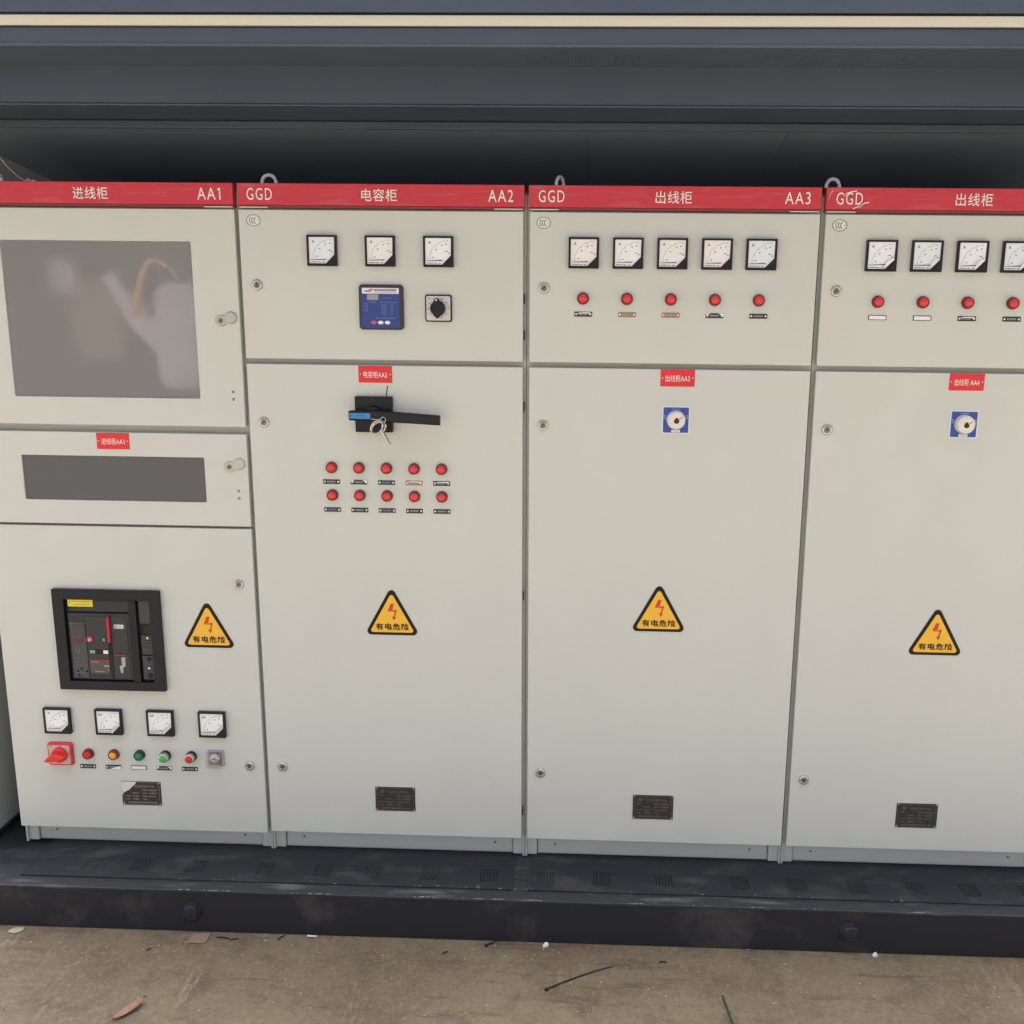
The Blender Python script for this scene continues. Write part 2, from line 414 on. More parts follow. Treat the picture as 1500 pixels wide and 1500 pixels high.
# paint chips on the base edge
random.seed(3)
chips = MB()
for c in [.60, .70, .98, 1.03, 1.30, 1.34, 1.47, 1.53, 1.61, 1.64, 1.94, 2.15, 2.29, 2.45, 2.73, 2.75]:
    for q in range(random.randint(4, 11)):
        x = c+random.gauss(0, .022); w = random.uniform(.0015, .008); n = 6; front = random.random() < .6
        yy = -.2066+random.random()*.003 if front else -.1572+random.random()**2*.012
        zz = -.0036 if front else .0004
        chips.add([(x+w*math.cos(2*math.pi*i/n)*random.uniform(.4, 1), yy+random.uniform(.0006, .0018)*math.sin(2*math.pi*i/n)+.001, zz) for i in range(n)], [tuple(range(n))])
o = E('paint_chip', chips, SCUFF); o['kind'] = 'stuff'

# ------------------------------------------------------------------ cabinet components
def lock(cab, x, z, ang=20):
    p = obj('cam_lock', lambda: MB().lathe([(.0085,-.0035),(.0105,-.0048),(.0135,-.0042),(.0155,-.0015),(.0158,.001)], seg=28), STEEL, cab, (x, 0, z), 'lock')
    c = obj('lock_core', lambda: MB().prism(circ(0,0,.0082,20), -.0046, .0, .0006), DSTEEL, p, (0, 0, 0), 'lockcore')
    k = obj('keyway', lambda: MB().prism(rrect(0,0,.0032,.0105,.001,2), -.0052, -.004), BLACK, p, (0, 0, 0), 'lockkey'); k.rotation_euler = (0, R(ang), 0)
def latch(cab, x, z):
    p = obj('door_latch', lambda: MB().prism(circ(0,0,.0155,24), -.004, 0, .001).prism(circ(.029,.009,.0165,24), -.0055, 0, .0015).prism([(-.004,-.012),(.026,-.004),(.030,.016),(-.004,.0125)], -.0042, 0), mat('latch_metal', (.42,.42,.41), .36, 1.), cab, (x, 0, z), 'latch')
    obj('lock_core', lambda: MB().prism(circ(0,0,.0075,20), -.0055, -.003, .0006), DSTEEL, p, (0, 0, 0), 'latchcore')
    k = obj('keyway', lambda: MB().prism(rrect(0,0,.003,.009,.001,2), -.0060, -.004), BLACK, p, (0, 0, 0), 'latchkey'); k.rotation_euler = (0, R(35), 0)

def dial_outline(s):
    return [(-s,-s),(s*.38,-s),(s,-s*.36),(s,s),(-s,s)]
def meter(cab, x, z, unit='A', film=0, needle=4):
    D = .0128
    def bez():
        mb = MB(); out = [(-.0415,-.0415),(.0160,-.0415),(.0415,-.0160),(.0415,.0415),(-.0415,.0415)]
        out = [(-.0415,-.0415),(.0135,-.0415),(.0415,-.0415),(.0415,-.0135),(.0415,.0415),(-.0415,.0415)]
        inn = [(-.0355,-.0345),(.0100,-.0345),(.0118,-.0330),(.0345,-.0105),(.0355,.0360),(-.0355,.0360)]
        mb.frame(out, inn, -D, 0.); return mb
    p = obj('panel_meter', bez, BLACK, cab, (x, 0, z), 'meterbez', bevel=.0014)
    obj('dial', lambda: MB().prism([(-.0360,-.0350),(.0112,-.0350),(.0360,-.0100),(.0360,.0365),(-.0360,.0365)], -.0095, -.004), random.choice((DIAL, DIALW, DIALC)), p, (0,0,0), 'dial')
    def marks():
        mb = MB(); cx, cz, r = .026, -.0215, .052
        n = 20
        for i in range(n+1):
            a = R(178-88*i/n); L = .0046 if i % 5 == 0 else .0022
            c, s = math.cos(a), math.sin(a); w = .00035 if i % 5 else .0006
            q = [(cx+c*r+s*w, cz+s*r-c*w), (cx+c*r-s*w, cz+s*r+c*w), (cx+c*(r-L)-s*w, cz+s*(r-L)+c*w), (cx+c*(r-L)+s*w, cz+s*(r-L)-c*w)]
            mb.add([(t[0], -.0097, t[1]) for t in q], [(0,1,2,3)])
        for i in range(n):
            a, b = R(178-88*i/n), R(178-88*(i+1)/n)
            mb.add([(cx+math.cos(t)*rr, -.0097, cz+math.sin(t)*rr) for t, rr in ((a,r),(b,r),(b,r-.0005),(a,r-.0005))], [(0,1,2,3)])
        return mb
    obj('scale_marks', marks, GPRINT, p, (0,0,0), 'marks')
    def figs():
        mb = MB(); cx, cz, r = .026, -.0215, .0415
        for i, a in enumerate((172, 140, 112, 95)):
            c, s = cx+math.cos(R(a))*r, cz+math.sin(R(a))*r
            for k in range(2): mb.add([(c-.0022+k*.0024, -.0097, s-.0013),(c-.0004+k*.0024, -.0097, s-.0013),(c-.0004+k*.0024, -.0097, s+.0013),(c-.0022+k*.0024, -.0097, s+.0013)], [(0,1,2,3)])
        for x0, x1, zz in ((-.032,-.014,-.0305),(-.012,-.004,-.0308),(.018,.026,.001),(.026,.032,-.0035),(.0,.007,-.031)):
            mb.add([(x0,-.0097,zz-.0008),(x1,-.0097,zz-.0008),(x1,-.0097,zz+.0008),(x0,-.0097,zz+.0008)], [(0,1,2,3)])
        return mb
    obj('dial_print', figs, PRINT, p, (0,0,0), 'figs')
    text(unit, PRINT, p, (-.0235, -.0098, .0245), h=.0075, bold=.01)
    nd = obj('needle', lambda: MB().prism([(-.044,-.0007),(0,-.0011),(0,.0011),(-.044,.0002)], -.0112, -.0104), PRINT, p, (.0115, 0, -.0235), 'needle')
    nd.rotation_euler = (0, R(-needle*.3), 0)
    obj('glass', lambda: MB().add([(a, -.0128, b) for a, b in [(-.0354,-.0344),(.0109,-.0344),(.0352,-.0104),(.0354,.0359),(-.0354,.0359)]], [(0,1,2,3,4)]), GLASS, p, (0,0,0), 'glass')
    if film:
        s = film
        obj('film_curl', lambda: MB().add([(.0112*1, -.0137, -.0344),(.0352,-.0137,-.0106),(.0330,-.0150,-.0060),(.0230,-.0185,-.0085),(.0150,-.0195,-.0150),(.0098,-.0185,-.0245),(.0085,-.0150,-.0320)], [(0,1,2,3,4,5,6)]), FILMW, p, (0,0,0), 'curl').scale = (random.uniform(.94,1.02), random.uniform(.8,1.05), random.uniform(.92,1.02))
        if s > 1: obj('screw', lambda: MB().lathe([(.0006,-.0166),(.0030,-.0166),(.0034,-.0150)], .031, -.031, 14), DGREY, p, (0,0,0), 'mscrew')
    return p

def lamp(cab, x, z, lens=None, rim=None):
    lens = lens or LENSR; rim = rim or LENSD
    p = obj('indicator_lamp', lambda: MB().lathe([(.0100,-.0130),(.0118,-.0140),(.0146,-.0138),(.0153,-.0122),(.0154,-.003),(.0168,-.0025),(.0168,0)], seg=28), rim, cab, (x, 0, z), 'lampbody')
    def lensm():
        mb = MB().lathe([(.001,-.0160),(.005,-.0156),(.0085,-.0148),(.0108,-.0134),(.0110,-.011)], seg=28)
        for i in range(6):
            a = R(60*i+15); mb.prism([(.0066*math.cos(a)+.0022*math.cos(R(60*k)), .0066*math.sin(a)+.0022*math.sin(R(60*k))) for k in range(6)], -.0168, -.0145, .0006)
        return mb
    obj('lens', lensm, lens, p, (0,0,0), 'lamplens')
    return p
def button(cab, x, z, capm):
    p = obj('push_button', lambda: MB().lathe([(.0120,-.0240),(.0142,-.0235),(.0147,-.0215),(.0150,-.010),(.0150,0)], seg=28), STEEL, cab, (x,0,z), 'btnbody')
    obj('collar', lambda: MB().lathe([(.0151,-.0105),(.0166,-.0100),(.0168,0)], seg=28), BLACK, p, (0,0,0), 'btncollar')
    obj('button_cap', lambda: MB().lathe([(.001,-.0265),(.0095,-.0265),(.0112,-.0255),(.0115,-.0225)], seg=28), capm, p, (0,0,0), 'btncap')
def name_tag(cab, x, z, m=None, film=0):
    m = m or TAGBLK
    p = obj('name_tag', lambda: MB().rbox(0, 0, .049, .0135, -.0014, 0, .0012, 0, 2), m, cab, (x, 0, z), 'ntag')
    for s in (-1, 1): obj('rivet', lambda: MB().lathe([(.0006,-.0030),(.0020,-.0027),(.0029,-.0014)], seg=12), WHITE, p, (s*.0195, 0, 0), 'nrivet')
    def marks():
        mb = MB(); rr = random.Random(5)
        for i in range(7):
            a = -.0125+i*.0036; h = rr.uniform(.0022, .0030)
            mb.add([(a,-.0015,-h),(a+.0024,-.0015,-h*.8),(a+.0024,-.0015,h),(a,-.0015,h*.9)], [(0,1,2,3)])
        return mb
    obj('print', marks, GPRINT if m is not TAGNAVY else mat('tag_print_blue', (.14,.17,.28), .5), p, (0,0,0), 'nmarks')
    if film == 1: obj('film', lambda: MB().add([(-.0235,-.0021,.0015),(-.0235,-.0021,.0062),(-.0125,-.0028,.0066),(-.0160,-.0024,.0030)], [(0,1,2,3)]).add([(.0100,-.0026,.0064),(.0240,-.0021,.0060),(.0240,-.0021,-.0040),(.0180,-.0024,.0010)], [(0,1,2,3)]), FILMW, p, (0,0,0), 'nf1')
    if film == 2: obj('film', lambda: MB().add([(-.0225,-.0018,-.0048),(.0222,-.0018,-.0052),(.0226,-.0018,.0046),(-.0220,-.0018,.0050)], [(0,1,2,3)]), FILMW, p, (0,0,0), 'nf2')
    if film == 3: obj('film', lambda: MB().add([(-.0200,-.0023,.0010),(-.0100,-.0026,.0045),(.0060,-.0028,.0052),(.0200,-.0023,.0045),(.0215,-.0023,-.0005),(.0100,-.0025,.0026),(-.0050,-.0026,.0024)], [(0,1,2,3,4,5,6)]), FILMW, p, (0,0,0), 'nf3')
    if film == 4: obj('film', lambda: MB().add([(-.0100,-.0026,-.0064),(.0242,-.0024,-.0064),(.0242,-.0024,.0040),(.0060,-.0026,.0000)], [(0,1,2,3)]), FILMW, p, (0,0,0), 'nf4')
    return p
def red_tag(cab, x, z, s):
    p = obj('cabinet_tag', lambda: MB().rbox(0,0,.0955,.0475,-.0018,0,.0006,.0004,1), TAGRED, cab, (x,0,z), 'redtag')
    text(s, WHITE, p, (0,-.0020,-.001), w=.068, h=.0185, bold=.0)
    for sx in (-1, 1): obj('rivet', lambda: MB().lathe([(.0004,-.0030),(.0014,-.0027),(.0018,-.0014)], seg=10), WHITE, p, (sx*.0425,0,0), 'rrivet')
def rtri(w, h, r, seg=5):
    """rounded triangle standing on its base, centred on x, base at z = 0"""
    P = [Vector((-w/2, 0)), Vector((w/2, 0)), Vector((0, h))]; out = []
    for i in range(3):
        p, a, b = P[i], P[i-1], P[(i+1) % 3]
        d1, d2 = (a-p).normalized(), (b-p).normalized(); ang = d1.angle(d2); t = r/math.tan(ang/2)
        c = p+(d1+d2).normalized()*(r/math.sin(ang/2)); s, e = p+d1*t-c, p+d2*t-c
        a0 = math.atan2(s.y, s.x); a1 = math.atan2(e.y, e.x)
        while a1 < a0: a1 += 2*math.pi
        for k in range(seg+1):
            q = a0+(a1-a0)*k/seg; out.append((c.x+r*math.cos(q), c.y+r*math.sin(q)))
    return out
def danger_sign(cab, x, z, w=.150, h=.137):
    p = obj('danger_sign', lambda: MB().prism(rtri(.166,.152,.012), -.0012, 0), PRINT, cab, (x,0,z), 'sign'); 
    obj('yellow_field', lambda: MB().prism([(a, b+.0085) for a, b in rtri(.1345,.1225,.0062)], -.0017, -.001), YELLOW, p, (0,0,0), 'signy')
    obj('lightning_arrow', lambda: MB().add([(a, -.0021, b) for a, b in [(-.003,.098),(.007,.098),(.0025,.078),(-.0125,.0735)]], [(0,3,2,1)])
        .add([(a, -.0021, b) for a, b in [(-.0125,.0735),(-.0065,.0745),(.0150,.0800),(.0105,.0730)]], [(0,1,2,3)])
        .add([(a, -.0021, b) for a, b in [(.0095,.0745),(.0155,.0790),(.0095,.0560),(.0055,.0560)]], [(0,1,2,3)])
        .add([(a, -.0021, b) for a, b in [(.0005,.0585),(.0135,.0560),(.0050,.0455)]], [(0,1,2)]), SRED, p, (0,0,0), 'signb')
    text('有电危险', PRINT, p, (.001,-.0020,.0262), w=.100, h=.0215, bold=.028, spacing=1.12)
def rating_plate(cab, x, z, bright=False):
    L = PLATEL if bright else PLATED
    p = obj('rating_plate', lambda: MB().rbox(0,0,.124,.080,-.0014,0,.0015,.0003,2), PLATE, cab, (x,0,z), 'rplate')
    def bord():
        mb = MB(); o_ = [(-.057,-.031),(-.051,-.037),(.051,-.037),(.057,-.031),(.057,.031),(.051,.037),(-.051,.037),(-.057,.031)]
        mb.frame(o_, [(a*.982, b*.975) for a, b in o_], -.0017, -.0012); return mb
    obj('border_line', bord, L, p, (0,0,0), 'rbord')
    text('低压配电开关柜', L, p, (.010,-.0017,.0240), w=.062, h=.0085, bold=.008, spacing=1.1)
    obj('emblem', lambda: MB().frame(circ(-.039,.0245,.0060,16,.0052), circ(-.039,.0245,.0040,16,.0034), -.0017, -.0013).prism(circ(-.039,.0245,.0022,10), -.0017, -.0013), L, p, (0,0,0), 'remb')
    def rows():
        mb = MB(); rr = random.Random(11)
        for zz in (.0115, .0010, -.0095, -.0195):
            for a, b in ((-.050,-.034),(-.028,-.006),(.004,.020),(.024,.050)):
                if rr.random() < .12: continue
                b2 = b-rr.uniform(0, .006); x_ = a
                while x_ < b2:
                    w_ = rr.uniform(.0014, .0030); hh = rr.uniform(.0014, .0024)
                    mb.add([(x_,-.0016,zz-hh),(x_+w_,-.0016,zz-hh),(x_+w_,-.0016,zz+hh),(x_,-.0016,zz+hh)], [(0,1,2,3)]); x_ += w_+.0009
        x_ = -.043
        while x_ < .044:
            hh = rr.uniform(.0022, .0032); mb.add([(x_,-.0016,-.0305-hh),(x_+.0042,-.0016,-.0305-hh),(x_+.0042,-.0016,-.0305+hh),(x_,-.0016,-.0305+hh)], [(0,1,2,3)]); x_ += .0066
        return mb
    obj('engraved_lines', rows, L, p, (0,0,0), 'rrows')
    for sx in (-1,1):
        for sz in (-1,1): obj('rivet', lambda: MB().lathe([(.0005,-.0034),(.0020,-.0030),(.0030,-.0012)], seg=12), STEEL, p, (sx*.0578,0,sz*.0362), 'rriv')
    if bright: obj('film', lambda: MB().add([(a,-.0030,b) for a, b in [(-.0615,.0395),(-.060,-.006),(-.056,.002),(-.046,.008),(-.036,.0135),(-.028,.022),(-.018,.031),(-.013,.0398)]], [tuple(range(8))]), FILM, p, (0,0,0), 'rfilm')
def ccc(cab, x, z, m):
    p = obj('certification_mark', lambda: MB().prism(circ(0,0,.0200,32,.0158), -.0006, 0), mat('mark_white', (.72,.72,.69), .5), cab, (x,0,z), 'cccb')
    def ink():
        mb = MB(); mb.frame(circ(0,0,.0197,32,.0155), circ(0,0,.0180,32,.0139), -.0010, -.0007)
        for k, cx in enumerate((-.0072, -.0008, .0056)):
            n = 12
            for i in range(n):
                a, b = R(55+250*i/n), R(55+250*(i+1)/n); ro, ri = 1., .62
                mb.add([(cx+.0042*math.cos(t)*(q if q == 1 else .52), -.0010, .0084*math.sin(t)*(q if q == 1 else .80)) for t, q in ((a,ro),(b,ro),(b,ri),(a,ri))], [(0,1,2,3)])
        mb.add([(c[0],-.0010,c[1]) for c in circ(.0128,.0005,.0014,8)], [tuple(range(8))])
        return mb
    obj('mark_print', ink, m, p, (0,0,0), 'ccci')
def key_switch(cab, x, z):
    p = obj('key_switch', lambda: MB().rbox(0,0,.078,.078,-.0012,0,.004,0,3), mat('switch_white', (.74,.76,.80), .4), cab, (x,0,z), 'ks')
    obj('blue_plate', lambda: MB().rbox(0,0,.0715,.0715,-.0020,-.001,.002,0,2), KBLUE, p, (0,0,0), 'ksb')
    obj('boss', lambda: MB().lathe([(.019,-.0230),(.0222,-.0228),(.0250,-.0200),(.0262,-.006),(.0270,-.0018)], 0,.001,32), mat('boss_white', (.68,.67,.66), .35), p, (0,0,0), 'ksr')
    obj('disc', lambda: MB().lathe([(.001,-.0236),(.0175,-.0236),(.0186,-.0226)], 0,.001,32), CREAM, p, (0,0,0), 'ksd')
    obj('key_socket', lambda: MB().prism([(a,b+.001) for a,b in [(-.0075,-.003),(-.003,-.0085),(.004,-.008),(.0085,-.003),(.006,.002),(.0025,.008),(-.0035,.0065)]], -.0246, -.0232), mat('socket_dark',(.02,.014,.008),.5), p, (0,0,0), 'kss')
    obj('pointer', lambda: MB().prism([(.006,.0045),(.0075,.0030),(.0165,.0100),(.0155,.0115)], -.0241, -.0232), mat('pointer_brown',(.20,.15,.09),.5), p, (0,0,0), 'ksp')
    obj('label_strip', lambda: MB().rbox(0,-.0310,.0245,.0072,-.0030,-.0019,.001,0,2), WHITE, p, (0,0,0), 'ksl')
    obj('print', lambda: MB().box(-.008,.008,-.0032,-.0031,-.0313,-.0306), PRINT, p, (0,0,0), 'ksx')
    def pr():
        mb = MB()
        for s in (-1, 1):
            for k in range(3): mb.box(s*.0315-.0028+(k==2)*.001, s*.0315+.0028-(k==1)*.001, -.0024, -.0021, .0120-k*.0042, .0138-k*.0042)
        mb.box(-.013,.013,-.0024,-.0021,.0305,.0317); return mb
    obj('plate_print', pr, mat('pale_blue_print', (.42,.47,.62), .5), p, (0,0,0), 'kspr')

def paint_box(x0, x1, z0, z1, y0=0., y1=.022): return MB().box(x0, x1, y0, y1, z0, z1)
def door_with_window(x0, x1, z0, z1, wx0, wx1, wz0, wz1):
    r = .004
    n = 4
    inn = rrect((wx0+wx1)/2, (wz0+wz1)/2, wx1-wx0, wz1-wz0, r, n)
    out = []
    cx, cz = (x0+x1)/2, (z0+z1)/2
    out = rrect(cx, cz, x1-x0, z1-z0, .0008, n)
    return MB().frame(out, inn, 0., .022)

def cabinet(k, title, code, loc_label, marked):
    cab = thing('switchgear_cabinet', loc_label, 'switchgear cabinet', (.8*k, 0, 0), 'row of grey switchgear cabinets')
    b = MB()   # hollow carcass: side sheets, top, back, front rails
    b.box(.0008,.007,.030,.62,.0,2.0).box(.793,.7992,.030,.62,.0,2.0)
    b.box(.0071,.7929,.030,.62,1.995,2.0).box(.0071,.7929,.615,.62,.0,1.9949).box(.0071,.7929,.05,.6149,.0,.004)
    obj('carcass', b, FRAMEP, cab)
    fr = MB()
    fr.box(.0008,.045,.0255,.0298,.072,1.9949).box(.755,.7992,.0255,.0298,.072,1.9949)
    zz = [(1.925, 1.99), (.070, .115)]
    zz += [(1.300, 1.375), (1.030, 1.080)] if k == 0 else [(1.505, 1.575)]
    for a, c in zz: fr.box(.0452,.7548,.0265,.0298,a,c)
    obj('front_frame', fr, FRAMEP, cab)
    # kick panel and feet
    obj('kick_panel', lambda: MB().box(.040,.760,.046,.052,.004,.0705), PAINT, cab, (0,0,0), 'kick', bevel=.001)
    for x in (.004, .762):
        obj('corner_post', lambda: MB().box(0,.034,.038,.070,.001,.0715), PAINT, cab, (x,0,0), 'post', bevel=.003)
    for x in (.095, .705):
        obj('screw', lambda: MB().prism(circ(0,0,.0032,10), .0445, .047), DSTEEL, cab, (x,0,.036), 'kscrew')
    # header
    h = obj('header_panel', lambda: MB().box(.006,.794,-.003,.026,1.9640,2.0215), RED, cab, (0,0,0), 'header', bevel=.0015)
    obj('header_edge', lambda: MB().box(.006,.794,.002,.026,1.9572,1.9632), mat('header_edge_red', (.20,.035,.045), .5), h, (0,0,0), 'hedge')
    for x in (.010, .712): obj('edge_strip', lambda: MB().box(0,.078,-.001,.02,1.9568,1.9594), mat('edge_grey', (.60,.58,.54), .5), h, (x,0,0), 'hstrip')
    text('GGD', WHITE, h, (.068,-.0038,1.9925), w=.070, h=.0315, spacing=1.18)
    text(title, WHITE, h, (.398,-.0038,1.9920), w=.098, h=.0325, bold=.004, spacing=1.08)
    if code.endswith('1'):
        text('AA', WHITE, h, (.7215,-.0038,1.9925), w=.0505, h=.0315, spacing=1.18)
        obj('numeral', MB().add([(a,-.0038,b) for a, b in [(.7570,1.97675),(.7604,1.97675),(.7604,2.00825),(.7578,2.00825),(.7520,2.0035),(.7536,2.0008),(.7570,2.0035)]], [tuple(range(7))]), WHITE, h)
    else: text(code, WHITE, h, (.730,-.0038,1.9925), w=.068, h=.0315, spacing=1.18)
    # lifting eye
    e = obj('lifting_eye', lambda: MB().tube([(.020*math.cos(2*math.pi*i/24), 0, .026+.020*math.sin(2*math.pi*i/24)) for i in range(24)], .0052, 10, True).lathe([(.001,-.0001),(.006,0)],0,0,8), mat('galvanised', (.86,.87,.88), .35, .1), cab, (.052 if k != 2 else .085, .14, 2.011), 'eye')
    obj('eye_collar', lambda: MB().box(-.012,.012,-.012,.012,-.0108,.005), MATS['galvanised'], e, (0,0,0), 'eyec', bevel=.003)
    if k == 2: e.rotation_euler = (0, 0, R(62))
    elif k == 3: e.rotation_euler = (0, 0, R(15))
    # hinges on the right edge
    if k:
        for z in (1.72, 1.62, 1.42, .86, .165):
            obj('hinge', lambda: MB().lathe([(.0005,-.014),(.0019,-.014),(.0019,.014),(.0005,.014)],0,0,10), BLACK, cab, (.7942,.012,z), 'hinge').rotation_euler = (R(90),0,0)
        ccc(cab, .047, 1.923, marked)
    return cab
DR = dict(bevel=.0022)
# ---- AA1 : incoming cabinet
c1 = cabinet(0, '进线柜', 'AA1', 'leftmost grey cabinet marked AA1 with frosted windows and black circuit breaker', None)
d = obj('upper_door', door_with_window(.006,.794,1.350,1.952,.128,.667,1.430,1.865), PAINT, c1, **DR)
obj('window_pane', MB().box(.1283,.6667,.0040,.0070,1.4303,1.8647), FROST, d)
d = obj('middle_door', door_with_window(.006,.794,1.056,1.3285,.128,.6665,1.127,1.259), PAINT, c1, **DR)
obj('window_pane', MB().box(.1283,.6662,.0040,.0070,1.1273,1.2587), SMOKE, d)
obj('lower_door', paint_box(.006,.794,.070,1.0485), PAINT, c1, **DR)
for z in (1.451, 1.430, 1.163, 1.141):
    obj('slot_hole', lambda: MB().rbox(0,0,.007,.008,-.0008,0,.001,0,2), DSTEEL, c1, (.764,0,z), 'slot')
latch(c1, .741, 1.650); latch(c1, .741, 1.234)
lock(c1, .748, .880, 60); lock(c1, .749, .297, 0)
red_tag(c1, .4035, 1.304, '进线柜AA1')
danger_sign(c1, .647, .680); rating_plate(c1, .4025, .1945, True)
for i, u in enumerate(('V', 'kA', 'kA', 'kA')): meter(c1, .161+.1605*i, .434, u, 2 if i == 2 else 1)
for i, (ln, rm) in enumerate(((BTNR, LENSD), (LENSO, mat('amber_rim', (.16,.05,.01), .3)), (LENSG, mat('green_rim', (.004,.04,.02), .3)))):
    lamp(c1, .246+.0805*i, .3245, ln, rm)
button(c1, .488, .3245, BTNG); button(c1, .569, .3245, BTNR)
for i, (mt, fl) in enumerate(((TAGBLK,0),(TAGBLK,4),(TAGBLK,2),(TAGBLK,1),(TAGBLK,0))): name_tag(c1, .240+.0803*i, .2815, mt, fl)
# white components behind the frosted pane
w = MB(); w.rbox(.590,1.60,.150,.32,.075,.20,.05,.01)
obj('white_component', w, HOUSE, c1)
obj('white_component', MB().prism([(.43,1.74),(.40,1.79),(.36,1.77),(.44,1.62),(.56,1.50),(.64,1.46),(.66,1.52),(.54,1.62)], .085, .15, .01), HOUSE, c1)
obj('brown_component', MB().rbox(.30,1.64,.17,.26,.170,.25,.08,.01), BROWN, c1)
obj('white_component', MB().rbox(.205,1.775,.09,.12,.165,.22,.04,.01), HOUSE, c1)
obj('cable_loop', MB().tube([(.484,.036,1.660),(.490,.027,1.690),(.499,.0215,1.725),(.508,.0195,1.757),(.519,.0185,1.785),(.532,.018,1.804),(.548,.018,1.815),(.564,.020,1.814),(.590,.040,1.795),(.605,.060,1.76)],
    [.013,.0125,.011,.010,.009,.0085,.008,.0075,.006,.006], 10), ORANGE, c1)
obj('back_panel', MB().box(.05,.75,.30,.31,1.38,1.93), mat('panel_lilac', (.36,.36,.38), .5), c1)
# isolator switch
p = obj('rotary_isolator', MB().rbox(0,0,.078,.074,-.009,0,.007,.0015,4), RKNOB, c1, (.160,0,.3230))
obj('face_plate', MB().rbox(-.002,-.001,.066,.062,-.0098,-.008,.005,0,3), GPLATE, p)
obj('knob_base', MB().lathe([(.001,-.022),(.020,-.022),(.0235,-.019),(.0245,-.0095)],0,0,28), RKNOB, p)
kn = MB(); kn.prism([(-.036,-.0105),(-.030,-.014),(.010,-.010),(.028,-.003),(.029,.004),(.012,.011),(-.008,.012),(-.028,.000)], -.043, -.021, .003)
obj('knob_lever', kn, RKNOB, p)
obj('print', MB().box(-.0008,.0008,-.0102,-.0099,.024,.030).box(.024,.030,-.0102,-.0099,-.001,.0005).box(-.030,-.023,-.0102,-.0099,.0265,.0285), PRINT, p)
# clear-covered key switch
p = obj('covered_switch', MB().rbox(0,0,.052,.052,-.003,0,.002,0,2), mat('cover_base', (.42,.40,.38), .35), c1, (.646,0,.3215))
obj('dark_plate', MB().rbox(-.001,-.001,.038,.040,-.0055,-.003,.0015,0,2), mat('cover_dark', (.16,.15,.15), .35), p)
obj('metal_ring', MB().lathe([(.0095,-.016),(.0130,-.0155),(.0165,-.012),(.0170,-.005)],-.001,0,28), mat('ring_metal', (.5,.49,.5), .3, .8), p)
obj('lock_core', MB().lathe([(.0022,-.0165),(.0060,-.019),(.0066,-.0178),(.0068,-.012)],-.001,-.001,20), STEEL, p)
cv = MB(); o_ = rrect(0,0,.050,.050,.002,2); i_ = rrect(0,0,.0475,.0475,.0015,2); cv.frame(o_, i_, -.026, -.003); cv.prism(i_, -.0262, -.0250)
obj('clear_cover', cv, CLEARBOX, p)
# air circuit breaker
p = obj('circuit_breaker', MB().frame([(.184,.540),(.5095,.540),(.5095,.857),(.184,.857)], [(.2185,.569),(.477,.569),(.477,.826),(.2185,.826)], -.016, 0).box(.415,.437,-.0158,0,.5692,.8258), BLACK, c1, bevel=.002)
obj('recess', MB().box(.2187,.4148,-.0025,-.001,.5692,.8258).box(.4372,.4768,-.0025,-.001,.5692,.8258), mat('recess_black', (.010,.010,.011), .6), p)
obj('top_cover', MB().box(.230,.4135,-.0095,-.002,.7885,.8248), DGREY, p, bevel=.0015)
obj('face', MB().box(.226,.4130,-.0110,-.002,.574,.7835), DGREY, p, bevel=.0018)
obj('face_panel', MB().box(.279,.3440,-.0125,-.0112,.600,.774).box(.3565,.4045,-.0125,-.0112,.660,.774).box(.3565,.4045,-.0123,-.0112,.580,.6520), mat('breaker_panel', (.042,.043,.045), .4, spec=.3), p, bevel=.0008)
obj('trip_unit', MB().box(.231,.2775,-.0135,-.0112,.5800,.7555), mat('trip_grey', (.05,.053,.057), .35), p, bevel=.001)
obj('trip_screen', MB().box(.238,.2760,-.0142,-.0136,.7130,.7485), mat('trip_screen', (.035,.04,.05), .2), p)
obj('trip_display', MB().box(.239,.2660,-.0142,-.0136,.6905,.7045), mat('display_maroon', (.085,.018,.02), .3), p)
tp = MB()
for a, b, c_, e_ in ((.233,.246,.7510,.7520),(.243,.244,.662,.678),(.2441,.252,.662,.663),(.252,.253,.655,.672),(.2531,.260,.655,.656),(.260,.261,.648,.656),(.248,.2485,.667,.679),(.2486,.256,.667,.668)): tp.box(a,b,-.0141,-.0137,c_,e_)
for i in range(5):
    for j in range(4): tp.box(.240+j*.009,.2405+j*.009+.004,-.0141,-.0137,.642-i*.012,.6432-i*.012)
obj('trip_print', tp, mat('trip_print', (.16,.17,.18), .5), p)
for x, z in ((.2705,.6005),(.243,.600),(.247,.5865),(.256,.608)): obj('adjuster', lambda: MB().lathe([(.001,-.0155),(.003,-.0155),(.0036,-.0137)],0,0,14), BLACK, p, (x,0,z), 'adj')
obj('warning_label', MB().box(.230,.3055,-.0112,-.0097,.8040,.8252), YLAB, p)
obj('print', MB().box(.245,.301,-.0115,-.0113,.8185,.8198).box(.247,.301,-.0115,-.0113,.8095,.8107).box(.2345,.2385,-.0115,-.0113,.8165,.8200), mat('label_print', (.25,.2,.02), .5), p)
obj('charging_handle', MB().prism([(.3455,.6945),(.3535,.6945),(.3545,.770),(.3505,.7775),(.3465,.770)], -.021, -.0115, .002), mat('handle_red', (.42,.022,.03), .35), p)
obj('handle_slot', MB().box(.3458,.3535,-.0128,-.0114,.576,.6940), mat('recess_black2', (.008,.008,.009), .6), p)
for i in range(7): obj('slot_rib', lambda: MB().box(-.0035,.0035,-.0140,-.0128,-.0012,.0012), BLACK, p, (.3497,0,.688-.0055*i), 'srib')
obj('logo_plate', MB().rbox(.380,.744,.030,.0125,-.0136,-.0126,.002,0,2), mat('logo_white', (.6,.59,.6), .4), p)
